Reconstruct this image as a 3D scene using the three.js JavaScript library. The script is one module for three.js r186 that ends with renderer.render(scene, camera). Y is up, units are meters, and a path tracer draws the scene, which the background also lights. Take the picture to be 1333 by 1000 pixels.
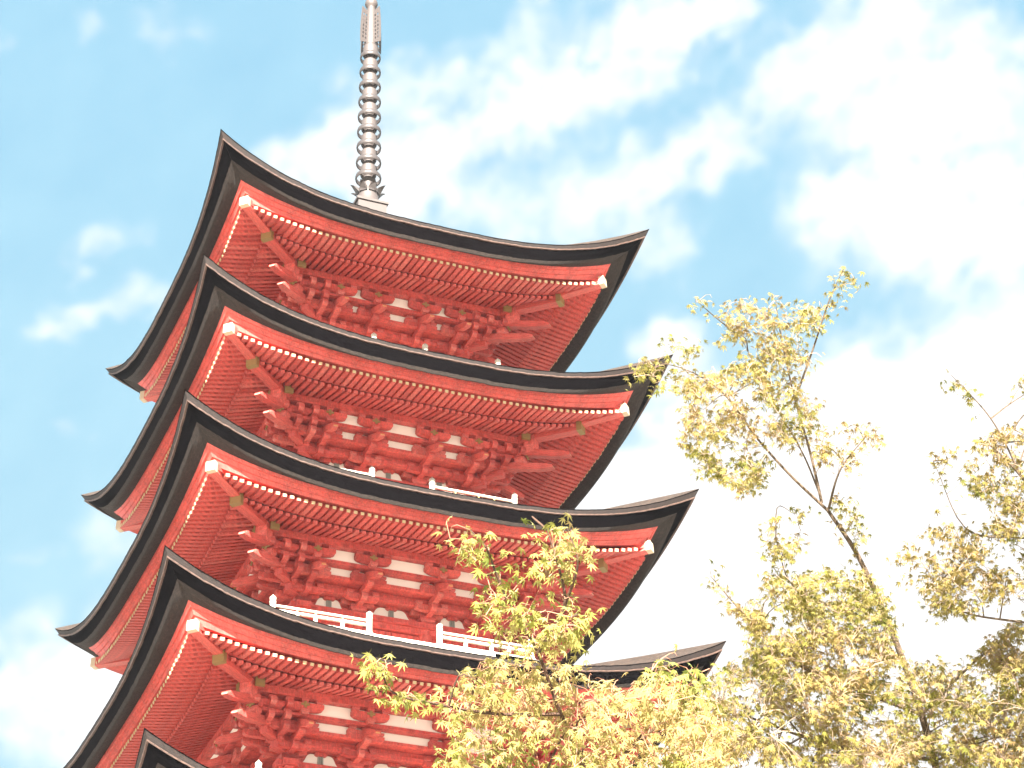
import * as THREE from 'three';
import { mergeGeometries } from 'three/addons/utils/BufferGeometryUtils.js';
import { createNoise2D, createNoise3D } from 'simplex-noise';

// ---------------------------------------------------------------- camera, sky, sun, exposure
const EXPOSURE = 11.4;
const SUN_TURN = 22, SUN_UP = 26;                       // degrees from the pagoda's front towards its left flank; above the horizon
const EYE = new THREE.Vector3(-11.223, 1.602, 33.012), YAW = 0.40355, PITCH = 0.56404, ROLL = -0.02273, FOCAL = 2990.56;   // focal length in photo pixels (1333 x 1000)
const rad = Math.PI / 180;
function rng(seed) { let a = seed >>> 0; return () => { a = (a + 0x6d2b79f5) | 0; let t = Math.imul(a ^ (a >>> 15), 1 | a); t = (t + Math.imul(t ^ (t >>> 7), 61 | t)) ^ t; return ((t ^ (t >>> 14)) >>> 0) / 4294967296; }; }
const n2 = createNoise2D(rng(5)), n3 = createNoise3D(rng(9));
const { smoothstep, clamp, lerp } = THREE.MathUtils;

const scene = new THREE.Scene();
const fwd = new THREE.Vector3(Math.sin(YAW) * Math.cos(PITCH), Math.sin(PITCH), -Math.cos(YAW) * Math.cos(PITCH));
const rt0 = new THREE.Vector3(Math.cos(YAW), 0, Math.sin(YAW)), up0 = new THREE.Vector3().crossVectors(rt0, fwd);
const camRight = rt0.clone().multiplyScalar(Math.cos(ROLL)).addScaledVector(up0, Math.sin(ROLL));
const camUp = up0.clone().multiplyScalar(Math.cos(ROLL)).addScaledVector(rt0, -Math.sin(ROLL));
const camera = new THREE.PerspectiveCamera(2 * Math.atan(500 / FOCAL) / rad, 4 / 3, 0.1, 3000);
camera.position.copy(EYE); camera.up.copy(camUp); camera.lookAt(EYE.clone().add(fwd));
// a photo pixel and a distance in metres give a place
const at = (px, py, d) => { const v = fwd.clone().addScaledVector(camRight, (px - 666.5) / FOCAL).addScaledVector(camUp, -(py - 500) / FOCAL).normalize(); return EYE.clone().addScaledVector(v, d); };

const renderer = new THREE.WebGLRenderer({ antialias: true });
renderer.setSize(1024, 768);
renderer.toneMapping = THREE.LinearToneMapping;
renderer.toneMappingExposure = EXPOSURE;
renderer.shadowMap.enabled = true;

const sunDir = new THREE.Vector3(-Math.sin(SUN_TURN * rad) * Math.cos(SUN_UP * rad), Math.sin(SUN_UP * rad), Math.cos(SUN_TURN * rad) * Math.cos(SUN_UP * rad));
const sun = new THREE.DirectionalLight(new THREE.Color().setRGB(1, 0.92, 0.82), 3.1);
sun.name = 'sun'; sun.position.copy(sunDir).multiplyScalar(120).add(new THREE.Vector3(0, 10, 0)); sun.target.position.set(0, 10, 0);
sun.castShadow = true; sun.shadow.mapSize.set(4096, 4096);
Object.assign(sun.shadow.camera, { left: -45, right: 45, top: 45, bottom: -45, near: 1, far: 300 });
scene.add(sun, sun.target);

// clouds: [azimuth, elevation, half length, half height (degrees), tilt (degrees), thickness]
const CLOUDS = [[-68.32,38.25,1.82,1.15,30,0.74],[-70.26,38.44,1.15,1.34,0,0.56],[-69.29,39.95,1.15,0.57,20,0.31],[-70.01,37.11,1.15,0.77,0,0.62],[-65.83,39.73,2.11,1.05,35,0.62],[-63.59,40.02,2.11,0.96,38,0.68],[-61.55,40.66,1.72,1.05,30,0.62],[-60.0,41.12,1.15,0.77,20,0.43],[-66.02,41.23,0.96,0.48,30,0.34],[-64.52,36.84,1.92,0.86,15,0.56],[-61.59,37.55,2.11,0.73,32,0.46],[-59.65,37.79,1.15,0.57,30,0.37],[-62.24,35.59,1.15,0.96,0,0.43],[-61.05,38.18,1.34,0.77,30,0.28],[-67.15,36.44,0.96,0.67,0,0.37],[-57.06,39.16,1.53,1.05,30,0.5],[-55.17,40.27,2.11,1.15,20,0.56],[-53.75,38.77,2.11,1.72,35,0.68],[-54.61,36.62,2.49,1.44,15,0.71],[-51.87,37.57,1.15,1.92,0,0.5],[-54.19,35.05,2.11,1.05,-5,0.62],[-52.38,35.0,1.34,1.15,0,0.62],[-51.25,39.35,1.15,0.96,0,0.37],[-56.53,36.27,1.15,0.77,0,0.37],[-58.21,39.65,0.96,0.57,30,0.25],[-52.36,31.58,1.72,1.15,30,1.3],[-54.19,31.06,2.11,1.15,25,1.2],[-56.59,31.13,1.34,0.96,0,1.1],[-58.11,29.55,2.87,2.11,0,1.6],[-54.46,28.05,3.83,3.26,0,2.0],[-60.84,28.24,3.83,1.72,0,1.6],[-60.05,25.34,4.98,2.87,0,2.0],[-64.07,28.6,1.72,0.96,0,1.2],[-64.61,26.52,2.3,2.3,0,1.4],[-61.7,30.96,0.96,0.77,0,0.8],[-62.03,32.51,1.15,0.86,0,0.7],[-62.19,33.29,0.96,0.57,0,0.5],[-63.99,29.93,1.15,0.57,15,0.6],[-60.49,29.74,1.15,1.15,0,1.2],[-79.25,35.26,1.05,0.48,25,0.42],[-78.22,34.11,1.15,0.42,25,0.42],[-80.58,33.25,0.57,0.48,0,0.4],[-79.63,33.62,0.67,0.38,0,0.35],[-80.13,40.53,0.54,0.54,0,0.3],[-77.61,40.84,0.67,0.67,0,0.3],[-82.72,40.15,0.57,0.38,0,0.25],[-73.14,37.9,1.34,0.77,20,0.75],[-72.2,38.4,0.77,1.15,0,0.6],[-78.56,24.48,1.15,1.15,0,1.1],[-77.8,25.08,0.96,1.15,0,1.1],[-80.05,25.13,0.96,1.15,20,0.5],[-80.3,23.82,0.96,1.15,0,0.4],[-78.09,28.25,0.96,0.96,0,0.35],[-79.54,30.89,0.77,0.27,10,0.25],[-80.34,27.72,0.57,0.34,0,0.2],[-78.04,23.22,1.15,0.77,0,0.8],[-56.08,24.09,3.83,2.87,0,1.8],[-53.24,24.17,2.87,3.83,0,1.8],[-59.27,22.86,5.75,2.3,0,1.8],[-52.55,29.33,2.3,2.3,0,1.4]]
  .map(([az, el, a, b, tilt, k]) => ({ az, el, a, b, c: Math.cos(tilt * rad), s: Math.sin(tilt * rad), k, ce: Math.cos(el * rad) }));
{
  const W = 4096, H = 2048, px = new Float32Array(W * H * 4);
  const e1 = rt0.clone().multiplyScalar(Math.cos(36 * rad)).addScaledVector(up0, Math.sin(36 * rad)), e2 = up0.clone().multiplyScalar(Math.cos(36 * rad)).addScaledVector(rt0, -Math.sin(36 * rad));   // clouds are drawn out along e1
  const fbm = (x, y, z, o) => { let v = 0, a = 0.5, f = 1; for (let i = 0; i < o; i++) { v += a * n3(x * f, y * f, z * f); a *= 0.5; f *= 2.07; } return v; };
  for (let r = 0; r < H; r++) {
    const el = ((r + 0.5) / H - 0.5) * 180, y = Math.sin(el * rad), cel = Math.cos(el * rad);
    const low = clamp(el / 90, 0, 1);
    // clear air: pale towards the horizon, deeper blue overhead
    const k = Math.pow(1 - low, 2.2), clear = [lerp(0.0225, 0.0615, k), lerp(0.0535, 0.083, k), lerp(0.079, 0.086, k)];
    const step = el < -2 ? 8 : 1;
    for (let c = 0; c < W; c += step) {
      const az = ((c + 0.5) / W - 0.5) * 360, x = Math.cos(az * rad) * cel, z = Math.sin(az * rad) * cel;
      let R, G, B;
      if (el < -2) { R = 0.15; G = 0.15; B = 0.14; } else {
        const near = Math.hypot((az + 66.9) * cel, el - 32.3), inView = 1 - smoothstep(near, 15, 24);
        let cover = 0;
        if (inView > 0) {
          const wx = 0.85 * n3(x * 34, y * 34, z * 34) + 0.4 * n3(x * 90, y * 90, z * 90), wy = 0.7 * n3(x * 34 + 9, y * 34, z * 34) + 0.35 * n3(x * 90, y * 90 + 7, z * 90);
          for (const q of CLOUDS) {
            const dx = (az - q.az) * q.ce + wx * 0.55, dy = el - q.el + wy * 0.5;
            if (Math.abs(dx) > 9 || Math.abs(dy) > 7) continue;
            const u = (dx * q.c + dy * q.s) / q.a, v = (dy * q.c - dx * q.s) / q.b, d = u * u + v * v;
            if (d < 5) cover += q.k * Math.exp(-d * 1.05);
          }
        }
        const elsewhere = inView < 1 ? smoothstep(fbm(x * 3.1, y * 6 + 3, z * 3.1, 3), -0.12, 0.5) * 1.3 : 0;
        cover = lerp(elsewhere, cover, inView);
        const a1 = x * e1.x + y * e1.y + z * e1.z, a2 = x * e2.x + y * e2.y + z * e2.z, a3 = x * fwd.x + y * fwd.y + z * fwd.z;
        const streak = fbm(a1 * 17, a2 * 26, a3 * 17, 6), fine = fbm(a1 * 75 + 5, a2 * 95, a3 * 75, 4), soft = fbm(a1 * 7 + 3, a2 * 9, a3 * 7, 2);
        const puff = 0.55 - Math.abs(n3(a1 * 30 + 2, a2 * 36, a3 * 30)) - 0.5 * Math.abs(n3(a1 * 66, a2 * 78 + 4, a3 * 66));
        let d = cover * (0.92 + 0.6 * streak + 0.3 * fine + 0.25 * soft + 0.28 * puff) - 0.07;
        d = 1 - Math.exp(-Math.max(0, d) * 1.5);
        d = lerp(d, smoothstep(d, 0, 0.8), 0.55);
        const lit = 0.106 + 0.006 * puff, haze = 0.0036 * (1 + streak);
        R = lerp(clear[0] + haze, lit, d); G = lerp(clear[1] + haze, lit, d); B = lerp(clear[2] + haze * 0.7, lit * 1.0, d);
      }
      for (let j = 0; j < step; j++) { const o = (r * W + c + j) * 4; px[o] = R; px[o + 1] = G; px[o + 2] = B; px[o + 3] = 1; }
    }
  }
  const t = new THREE.DataTexture(px, W, H, THREE.RGBAFormat, THREE.FloatType);
  t.mapping = THREE.EquirectangularReflectionMapping; t.magFilter = t.minFilter = THREE.LinearFilter; t.needsUpdate = true;
  scene.background = t; scene.environment = t;
}

// ---------------------------------------------------------------- helpers
const V = (x, y, z) => new THREE.Vector3(x, y, z);
const rgb = (r, g, b) => new THREE.Color().setRGB(r, g, b);
function noiseTex(size, f, rep) {
  const d = new Uint8Array(size * size * 4);
  for (let y = 0; y < size; y++) for (let x = 0; x < size; x++) { const v = f(x / size, y / size), o = (y * size + x) * 4; d[o] = 255 * clamp(v[0], 0, 1); d[o + 1] = 255 * clamp(v[1], 0, 1); d[o + 2] = 255 * clamp(v[2], 0, 1); d[o + 3] = 255; }
  const t = new THREE.DataTexture(d, size, size); t.wrapS = t.wrapT = THREE.RepeatWrapping; t.magFilter = THREE.LinearFilter; t.minFilter = THREE.LinearFilter; t.repeat.set(rep[0], rep[1]); t.needsUpdate = true; return t;
}
// noise that repeats without a seam: walk two circles
const ring = (u, v, fu, fv, s) => { const a = u * 2 * Math.PI, b = v * 2 * Math.PI; return 0.5 * (n3(Math.cos(a) * fu + s, Math.sin(a) * fu, Math.cos(b) * fv) + n3(Math.cos(a) * fu - s, Math.sin(b) * fv + 3.1, Math.sin(a) * fu)); };
const paintMap = noiseTex(256, (u, v) => { const a = 0.9 + 0.14 * ring(u, v, 1.2, 1.2, 1) + 0.12 * ring(u, v, 5, 5, 2) + 0.09 * ring(u, v, 1, 16, 3), b = a * (1 + 0.14 * ring(u, v, 3, 3, 4)); return [a, b, b]; }, [0.9, 0.9]); paintMap.colorSpace = THREE.SRGBColorSpace;
const paintBump = noiseTex(256, (u, v) => { const a = 0.5 + 0.25 * ring(u, v, 2, 22, 1) + 0.2 * ring(u, v, 9, 9, 2); return [a, a, a]; }, [0.9, 0.9]);
const barkMap = noiseTex(512, (u, v) => { const l = 0.62 + 0.3 * ring(u, v, 3, 30, 1) + 0.18 * ring(u, v, 14, 40, 2) + 0.15 * ring(u, v, 2, 3, 5); return [l, l * 0.97, l * 0.95]; }, [0.8, 2]); barkMap.colorSpace = THREE.SRGBColorSpace;
const barkBump = noiseTex(512, (u, v) => { const a = 0.5 + 0.4 * ring(u, v, 5, 36, 1) + 0.2 * ring(u, v, 20, 30, 2); return [a, a, a]; }, [0.8, 2]);
const sandMap = noiseTex(256, (u, v) => { const a = 0.85 + 0.12 * ring(u, v, 2, 2, 1) + 0.1 * ring(u, v, 12, 12, 2); return [a, a, a * 0.98]; }, [0.25, 0.25]); sandMap.colorSpace = THREE.SRGBColorSpace;
const std = (c, o = {}) => new THREE.MeshStandardMaterial({ color: c, roughness: 0.6, ...o });
const painted = (c, o = {}) => std(c, { map: paintMap, bumpMap: paintBump, bumpScale: 0.002, roughness: 0.55, ...o });
const M = {
  red: [painted(rgb(0.66, 0.1, 0.08)), painted(rgb(0.59, 0.084, 0.069)), painted(rgb(0.7, 0.12, 0.096)), painted(rgb(0.67, 0.14, 0.112)), painted(rgb(0.52, 0.072, 0.058))],
  board: painted(rgb(0.64, 0.092, 0.073)),
  cream: std(rgb(0.5, 0.37, 0.2), { roughness: 0.5 }), cap: std(rgb(0.55, 0.43, 0.3), { roughness: 0.5 }), white: painted(rgb(0.7, 0.65, 0.55), { roughness: 0.6 }), plaster: std(rgb(0.84, 0.77, 0.69), { roughness: 0.95 }),
  gold: std(rgb(0.62, 0.5, 0.22), { metalness: 0.6, roughness: 0.45 }), patina: std(rgb(0.30, 0.21, 0.08), { metalness: 0.4, roughness: 0.55 }), gilt: std(rgb(0.6, 0.27, 0.10), { metalness: 0.2, roughness: 0.45 }), tip: std(rgb(0.55, 0.27, 0.17), { roughness: 0.45 }),
  bark: new THREE.MeshPhysicalMaterial({ color: rgb(0.006, 0.0048, 0.006), map: barkMap, bumpMap: barkBump, bumpScale: 0.006, roughness: 0.95, specularIntensity: 0.05 }), under: std(rgb(0.065, 0.046, 0.036), { map: barkMap, bumpMap: barkBump, bumpScale: 0.015, roughness: 0.9 }),
  strip: std(rgb(0.032, 0.016, 0.012), { map: barkMap, bumpMap: barkBump, bumpScale: 0.006, roughness: 0.7 }), bead: std(rgb(0.22, 0.14, 0.115), { map: barkMap, roughness: 0.55 }),
  top: std(rgb(0.15, 0.108, 0.084), { map: barkMap, bumpMap: barkBump, bumpScale: 0.02, roughness: 0.95 }),
  strut: std(rgb(0.24, 0.25, 0.22), { roughness: 0.7 }),
  bronze: std(rgb(0.075, 0.063, 0.06), { metalness: 0.1, roughness: 0.55 }),
  hoop: std(rgb(0.058, 0.05, 0.049), { metalness: 0.2, roughness: 0.45 }),
  stone: std(rgb(0.38, 0.35, 0.31), { map: sandMap, roughness: 0.9 }), sand: std(rgb(0.6, 0.555, 0.5), { map: sandMap, roughness: 1 }),
  wire: std(rgb(0.05, 0.07, 0.09), { metalness: 0.5, roughness: 0.5 }),
  branch: std(rgb(0.3, 0.225, 0.15), { map: barkMap, bumpMap: barkBump, bumpScale: 0.004, roughness: 0.9 }),
  wood: std(rgb(0.13, 0.10, 0.07), { map: barkMap, bumpMap: barkBump, bumpScale: 0.01, roughness: 0.9 }),
};
const used = new Map();
const numbered = (n) => { const k = used.get(n) ?? 0; used.set(n, k + 1); return k ? n + '_' + String(k).padStart(3, '0') : n; };
function mesh(name, geo, mat, parent, matrix) {
  const m = new THREE.Mesh(geo, mat); m.name = name; m.castShadow = m.receiveShadow = true;
  if (matrix) m.applyMatrix4(matrix);
  parent.add(m); return m;
}
function group(name, parent, pos = V(0, 0, 0)) { const g = new THREE.Group(); g.name = name; g.position.copy(pos); parent.add(g); return g; }
// a box of w x h x d with uv in metres
function box(w, h, d) {
  const g = new THREE.BoxGeometry(w, h, d), uv = g.attributes.uv, s = [[d, h], [d, h], [w, d], [w, d], [w, h], [w, h]];
  for (let i = 0; i < 24; i++) uv.setXY(i, uv.getX(i) * s[i >> 2][0], uv.getY(i) * s[i >> 2][1]);
  return g;
}
const moved = (g, x, y, z, ry = 0) => { if (ry) g.rotateY(ry); return g.translate(x, y, z); };
const T = (x, y, z, ry = 0) => new THREE.Matrix4().makeRotationY(ry).setPosition(x, y, z);
const SIDE = [0, 1, 2, 3].map((k) => new THREE.Matrix4().makeRotationY(k * Math.PI / 2));   // 0 front, 1 right flank, 2 back, 3 left flank
// the frame of a beam from a to b: x across, y up, z along
function alongM(a, b, scaleZ = true) {
  const z = b.clone().sub(a), L = z.length(); z.normalize();
  const x = V(0, 1, 0).cross(z).normalize(), y = z.clone().cross(x);
  return new THREE.Matrix4().makeBasis(x, y, scaleZ ? z.multiplyScalar(L) : z).setPosition(a);
}
// sheets between curves; each curve is a function of t in -1..1
function ribbon(curves, n = 56, u0 = 0) {
  const pos = [], uv = [], idx = [];
  let v = 0;
  for (let j = 0; j + 1 < curves.length; j++) {
    const base = pos.length / 3, mid = curves[j](0.01).distanceTo(curves[j + 1](0.01));
    for (let i = 0; i <= n; i++) {
      const t = -1 + 2 * i / n, a = curves[j](t), b = curves[j + 1](t);
      pos.push(a.x, a.y, a.z, b.x, b.y, b.z); uv.push(a.x + u0, v, a.x + u0, v + mid);
    }
    for (let i = 0; i < n; i++) { const o = base + i * 2; idx.push(o, o + 1, o + 2, o + 2, o + 1, o + 3); }
    v += mid;
  }
  const g = new THREE.BufferGeometry();
  g.setAttribute('position', new THREE.Float32BufferAttribute(pos, 3)); g.setAttribute('uv', new THREE.Float32BufferAttribute(uv, 2)); g.setIndex(idx); g.computeVertexNormals();
  return g;
}
// a bracket arm: flat on top, its lower ends rounded up like a boat
function boatArm(L, h, th, cut = 0.13) {
  const s = new THREE.Shape(); s.moveTo(-L / 2, h); s.lineTo(-L / 2, h * 0.5);
  for (let i = 1; i <= 4; i++) { const a = i / 4 * Math.PI / 2; s.lineTo(-L / 2 + cut * (1 - Math.cos(a)), h * 0.5 * (1 - Math.sin(a))); }
  for (let i = 4; i >= 0; i--) { const a = i / 4 * Math.PI / 2; s.lineTo(L / 2 - cut * (1 - Math.cos(a)), h * 0.5 * (1 - Math.sin(a))); }
  s.lineTo(L / 2, h);
  return new THREE.ExtrudeGeometry(s, { depth: th, bevelEnabled: false, curveSegments: 3 }).translate(0, 0, -th / 2);
}
// a bearing block: square above, drawn in below
function block(w, h) {
  const k = w / 2, b = k * 0.66, pts = [[b, 0], [k, h * 0.45], [k, h]].map(([x, y]) => new THREE.Vector2(x * Math.SQRT2, y));
  return new THREE.LatheGeometry([new THREE.Vector2(0.0001, 0), ...pts, new THREE.Vector2(0.0001, h)], 4, Math.PI / 4).toNonIndexed();
}
const flat = (g) => { const q = g.index ? g.toNonIndexed() : g; q.computeVertexNormals(); return q; };
const merge = (list) => mergeGeometries(list.map((g) => { const q = g.index ? g.toNonIndexed() : g; for (const k of Object.keys(q.attributes)) if (!['position', 'normal', 'uv'].includes(k)) q.deleteAttribute(k); return q; }));
const solid = (list) => { const g = merge(list); g.computeVertexNormals(); return g; };

// ---------------------------------------------------------------- ground
const TERRACE = 8.6;
const hill = (x, z) => TERRACE * (1 - smoothstep(Math.hypot(x * 0.75, Math.max(0, z + 2)), 9.5, 23)) + 0.05 * n2(x * 0.3, z * 0.3) * smoothstep(Math.hypot(x, z), 8, 14);
{
  const pos = [], uv = [], idx = [], rings = [0, 3, 6, 8, 9.5, 11, 12.5, 14, 16, 18, 20, 22, 24, 27, 31, 36, 44, 60, 90, 150, 300, 700, 1500], n = 72;
  for (const r of rings) for (let i = 0; i <= n; i++) { const a = i / n * 2 * Math.PI, x = Math.cos(a) * r, z = Math.sin(a) * r; pos.push(x, hill(x, z), z); uv.push(x, z); }
  for (let j = 0; j + 1 < rings.length; j++) for (let i = 0; i < n; i++) { const o = j * (n + 1) + i; idx.push(o, o + 1, o + n + 1, o + n + 1, o + 1, o + n + 2); }
  const g = new THREE.BufferGeometry(); g.setAttribute('position', new THREE.Float32BufferAttribute(pos, 3)); g.setAttribute('uv', new THREE.Float32BufferAttribute(uv, 2)); g.setIndex(idx); g.computeVertexNormals();
  mesh('ground', g, M.sand, scene).userData.kind = 'structure';
}

// ---------------------------------------------------------------- the pagoda
const pagoda = group('pagoda', scene, V(0, TERRACE, 0));
pagoda.userData = { label: 'vermilion five-storied wooden pagoda with black bark roofs and a bronze spire', category: 'pagoda' };
const NR = 5, S = [4.63, 4.491, 4.306, 4.103, 3.9], HT = [9.587, 12.483, 15.269, 17.951, 20.656].map((y) => y + 4.8 - TERRACE);   // half width and height of each roof's corner tips
const RAIL = [null, [2.346, -2.117, 0.65], [2.177, -2.051, 0.591], [2.012, -1.982, 0.528], [1.83, -1.92, 0.47]];           // balcony post: half width, top, inner post
const FLOOR = -2.5;
const rest = { flying: [], base: [] };
const rnd = rng(77), redOf = () => M.red[Math.floor(rnd() * 5)];

// shared shapes
const unitRafter = (() => {   // runs from z = 0 (outer end, painted cream) to z = 1
  const parts = [[0, 0.016, 1], [0.016, 1, 0]].map(([a, b, m]) => box(m ? 0.052 : 0.071, m ? 0.046 : 0.054, b - a).translate(0, m ? 0.025 : 0.027, (a + b) / 2));
  return mergeGeometries([parts[1], parts[0]], true);
})();
const armGeo = {};
const armSet = (L, h, th, cut) => armGeo[[L, h, th]] ??= solid([boatArm(L, h, th, cut), ...[-0.39, 0, 0.39].map((q) => block(0.115, 0.062).translate(q * L, h, 0))]);
const stubGeo = {};
const stub = (L, h, th) => stubGeo[[L, h, th]] ??= flat(boatArm(L, h, th, 0.09).rotateY(Math.PI / 2));
const blockGeo = {};
const blk = (w, h) => blockGeo[[w, h]] ??= flat(block(w, h));
const fittingGeo = solid([box(0.13, 0.035, 0.012), box(0.04, 0.1, 0.012).translate(0, 0, 0.002)]);
const cubeGeo = box(1, 1, 1).translate(0, 0, 0.5);
const tailGeo = (() => {   // a tail rafter of unit length: rounded nose at z = 0, swelling towards z = 1
  const sh = new THREE.Shape(); sh.moveTo(1, -0.5); sh.lineTo(0.16, -0.42); sh.quadraticCurveTo(0.03, -0.4, 0, -0.05); sh.quadraticCurveTo(0.0, 0.3, 0.06, 0.4); sh.lineTo(0.3, 0.46); sh.lineTo(1, 0.5);
  return flat(new THREE.ExtrudeGeometry(sh, { depth: 0.84, bevelEnabled: true, bevelSize: 0.03, bevelThickness: 0.08, bevelSegments: 1, curveSegments: 4 }).translate(0, 0, -0.42).rotateY(-Math.PI / 2));
})();
const noseGeo = (() => { const sh = new THREE.Shape(); sh.moveTo(0.05, -0.36); sh.quadraticCurveTo(0.01, -0.34, -0.03, -0.05); sh.quadraticCurveTo(-0.03, 0.28, 0.02, 0.38); sh.lineTo(0.05, 0.38); return flat(new THREE.ExtrudeGeometry(sh, { depth: 0.7, bevelEnabled: false, curveSegments: 4 }).translate(0, 0, -0.35).rotateY(-Math.PI / 2)); })();

for (let f = 0; f < NR; f++) {
  const s = S[f], h = HT[f], p = s - 2.0, w = s - 2.78, xi = 0.385 * w + 0.005;
  const roof = group('roof', pagoda), storey = group('storey', pagoda);
  const ragged = (x) => 0.004 * n2(x * 2.2, f * 3) + 0.003 * n2(x * 17, f * 5 + 9) + 0.003 * n2(x * 45, f);   // thatch is never cut quite straight
  const L = (co, cy, mo, my, e = 3) => (t) => { const a = Math.abs(t) ** e, q = co < 0.5 ? ragged(t * s) : 0; return V(t * (s - co), h + my + (cy - my) * a + q, s - mo + (mo - co) * a + q * 0.6); };
  // ---- roof covering
  const last = f === NR - 1, inner = last ? 0.3 : RAIL[f + 1][0] - 0.3, innerY = last ? 1.8 : HT[f + 1] + FLOOR - 0.16 - h;
  const cover = [];
  for (let j = 0; j <= 10; j++) {
    const q = j / 10, e = last ? 2.3 : 2.0;
    cover.push((t) => { const a = Math.abs(t) ** 3, c = lerp(s, inner, q), m = lerp(s - 0.16, inner, q); return V(t * c, h + lerp(lerp(-0.84, innerY, q ** e), lerp(0, innerY, q ** e), a), lerp(m, c, a)); });
  }
  const geoTop = ribbon(cover, 40);
  const gStrip = ribbon([L(0, 0, 0.16, -0.84), L(0.012, -0.022, 0.163, -0.856)], 160), gBrown = ribbon([L(0.012, -0.022, 0.163, -0.856), L(0.07, -0.13, 0.185, -0.902)], 160);
  const gBead = ribbon([L(0.07, -0.13, 0.185, -0.902), L(0.052, -0.135, 0.168, -0.906), L(0.062, -0.158, 0.174, -0.924), L(0.095, -0.162, 0.205, -0.927)], 160);
  const gBark = ribbon([L(0.095, -0.162, 0.205, -0.927), L(0.18, -0.262, 0.222, -1.025), L(0.285, -0.352, 0.252, -1.125)], 160), gUnder = ribbon([L(0.285, -0.352, 0.252, -1.125), L(0.34, -0.385, 0.29, -1.168), L(0.4, -0.43, 0.33, -1.155), L(0.545, -0.545, 0.51, -1.02)], 160);
  const gBoard = ribbon([L(0.52, -0.52, 0.49, -1.0), L(0.575, -0.60, 0.515, -1.07), L(0.6, -0.605, 0.54, -1.073), L(0.645, -0.69, 0.56, -1.135), L(0.668, -0.695, 0.582, -1.137), L(0.71, -0.8, 0.595, -1.182), L(0.8, -0.805, 0.72, -1.178)]);
  // ---- height of the rafters' undersides; off is measured in from the corner tip
  const R3 = 3.4;
  const yFly = (x, z) => { const off = s - z, q = (off - 0.62) / 0.63; return h + lerp(-1.258, -1.168, q) + lerp(0.335, 0.25, q) * Math.abs(clamp(x / z, -1, 1)) ** R3; };
  const yBase = (x, z) => { const off = s - z, q = (off - 1.2) / 0.8; return h + lerp(-1.25, -0.985, q) + lerp(0.25, 0.03, q) * Math.abs(clamp(x / z, -1, 1)) ** R3; };
  const sheet = (fn, o, lift) => (t) => V(t * (s - o), fn(t * (s - o), s - o) + lift, s - o);
  const gSoffit = ribbon([0.64, 0.85, 1.05, 1.26].map((o) => sheet(yFly, o, 0.046)), 40), gSoffit2 = ribbon([1.21, 1.5, 1.8, 2.15].map((o) => sheet(yBase, o, 0.046)), 40);
  const gStep = ribbon([sheet(yBase, 1.205, 0.155), sheet(yBase, 1.185, 0.15), sheet(yBase, 1.185, 0.078), sheet(yBase, 1.23, 0.078)], 40);
  for (let k = 0; k < 4; k++) {
    const m = SIDE[k];
    mesh('bark_slope', geoTop, M.top, roof, m); mesh('eave_lip', gStrip, M.bark, roof, m); mesh('eave_strip', gBrown, M.strip, roof, m); mesh('eave_bead', gBead, M.bead, roof, m);
    mesh('bark_edge', gBark, M.bark, roof, m); mesh('bark_underside', gUnder, M.under, roof, m); mesh('eave_board', gBoard, M.board, roof, m);
    mesh('soffit_board', gSoffit, M.board, roof, m); mesh('soffit_board', gSoffit2, M.board, roof, m); mesh('rafter_ledge', gStep, M.red[1], roof, m);
    // ---- rafters
    const place = (list, name, own, a, b) => {
      const q = m.clone().multiply(alongM(a, b));
      if (own) mesh(name, unitRafter, [redOf(), name === 'flying_rafter' ? M.cream : M.red[2]], roof, q);
      else if (k !== 2) list.push(unitRafter.clone().applyMatrix4(q.premultiply(new THREE.Matrix4())));
    };
    const gap = 0.1135, nh = Math.floor((s - 0.8) / gap);
    for (let i = -nh; i <= nh; i++) {
      const x = i * gap, ax = Math.abs(x) + 0.07, jx = (rnd() - 0.5) * 0.006;
      if (ax < s - 0.72) { const z0 = s - 0.625 + (rnd() - 0.5) * 0.012, z1 = Math.max(s - 1.27, ax); place(rest.flying, 'flying_rafter', f > 0 && (k === 0 || (k === 3 && f === 4)), V(x + jx, yFly(x, z0), z0), V(x + jx, yFly(x, z1), z1)); }
      if (ax < s - 1.27) { const z0 = s - 1.2, z1 = Math.max(s - 2.12, ax); place(rest.base, 'base_rafter', f > 0 && (k === 0 || (k === 3 && f > 1)), V(x + jx, yBase(x, z0), z0), V(x + jx, yBase(x, z1), z1)); }
    }
    // ---- hip rafters at the corner that starts this side
    const D = (o, y) => V(-(s - o), h + y, s - o).applyMatrix4(m);
    const hip = (a, b, wd, ht, name, mat) => mesh(name, cubeGeo, mat, roof, alongM(a, b).multiply(new THREE.Matrix4().makeScale(wd, ht, 1)));
    hip(D(0.64, -0.872), D(1.36, -0.925), 0.15, 0.16, 'hip_rafter', M.red[2]);
    hip(D(1.2, -1.02), D(2.2, -0.97), 0.17, 0.17, 'hip_rafter', M.red[0]);
    hip(D(0.615, -0.872), D(0.68, -0.877), 0.155, 0.165, 'hip_rafter_cap', M.cap);
    hip(D(1.185, -1.02), D(1.25, -1.02), 0.19, 0.19, 'hip_rafter_cap', M.patina);
  }

  // ---- bracketing, walls, balcony
  const put = (name, geo, mat, k, x, y, z, ry = 0) => mesh(name, geo, mat, storey, SIDE[k].clone().multiply(T(x, h + y, z, ry)));
  const beam = (name, mat, k, x0, x1, y0, y1, z0, z1) => put(name, box(x1 - x0, y1 - y0, z1 - z0), mat, k, (x0 + x1) / 2, (y0 + y1) / 2, (z0 + z1) / 2);
  const cols = [-w, -xi, xi, w], bays = [[-w, -xi], [-xi, xi], [xi, w]];
  const wallBottom = f ? FLOOR - 0.12 : -h + 0.95;
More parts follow.
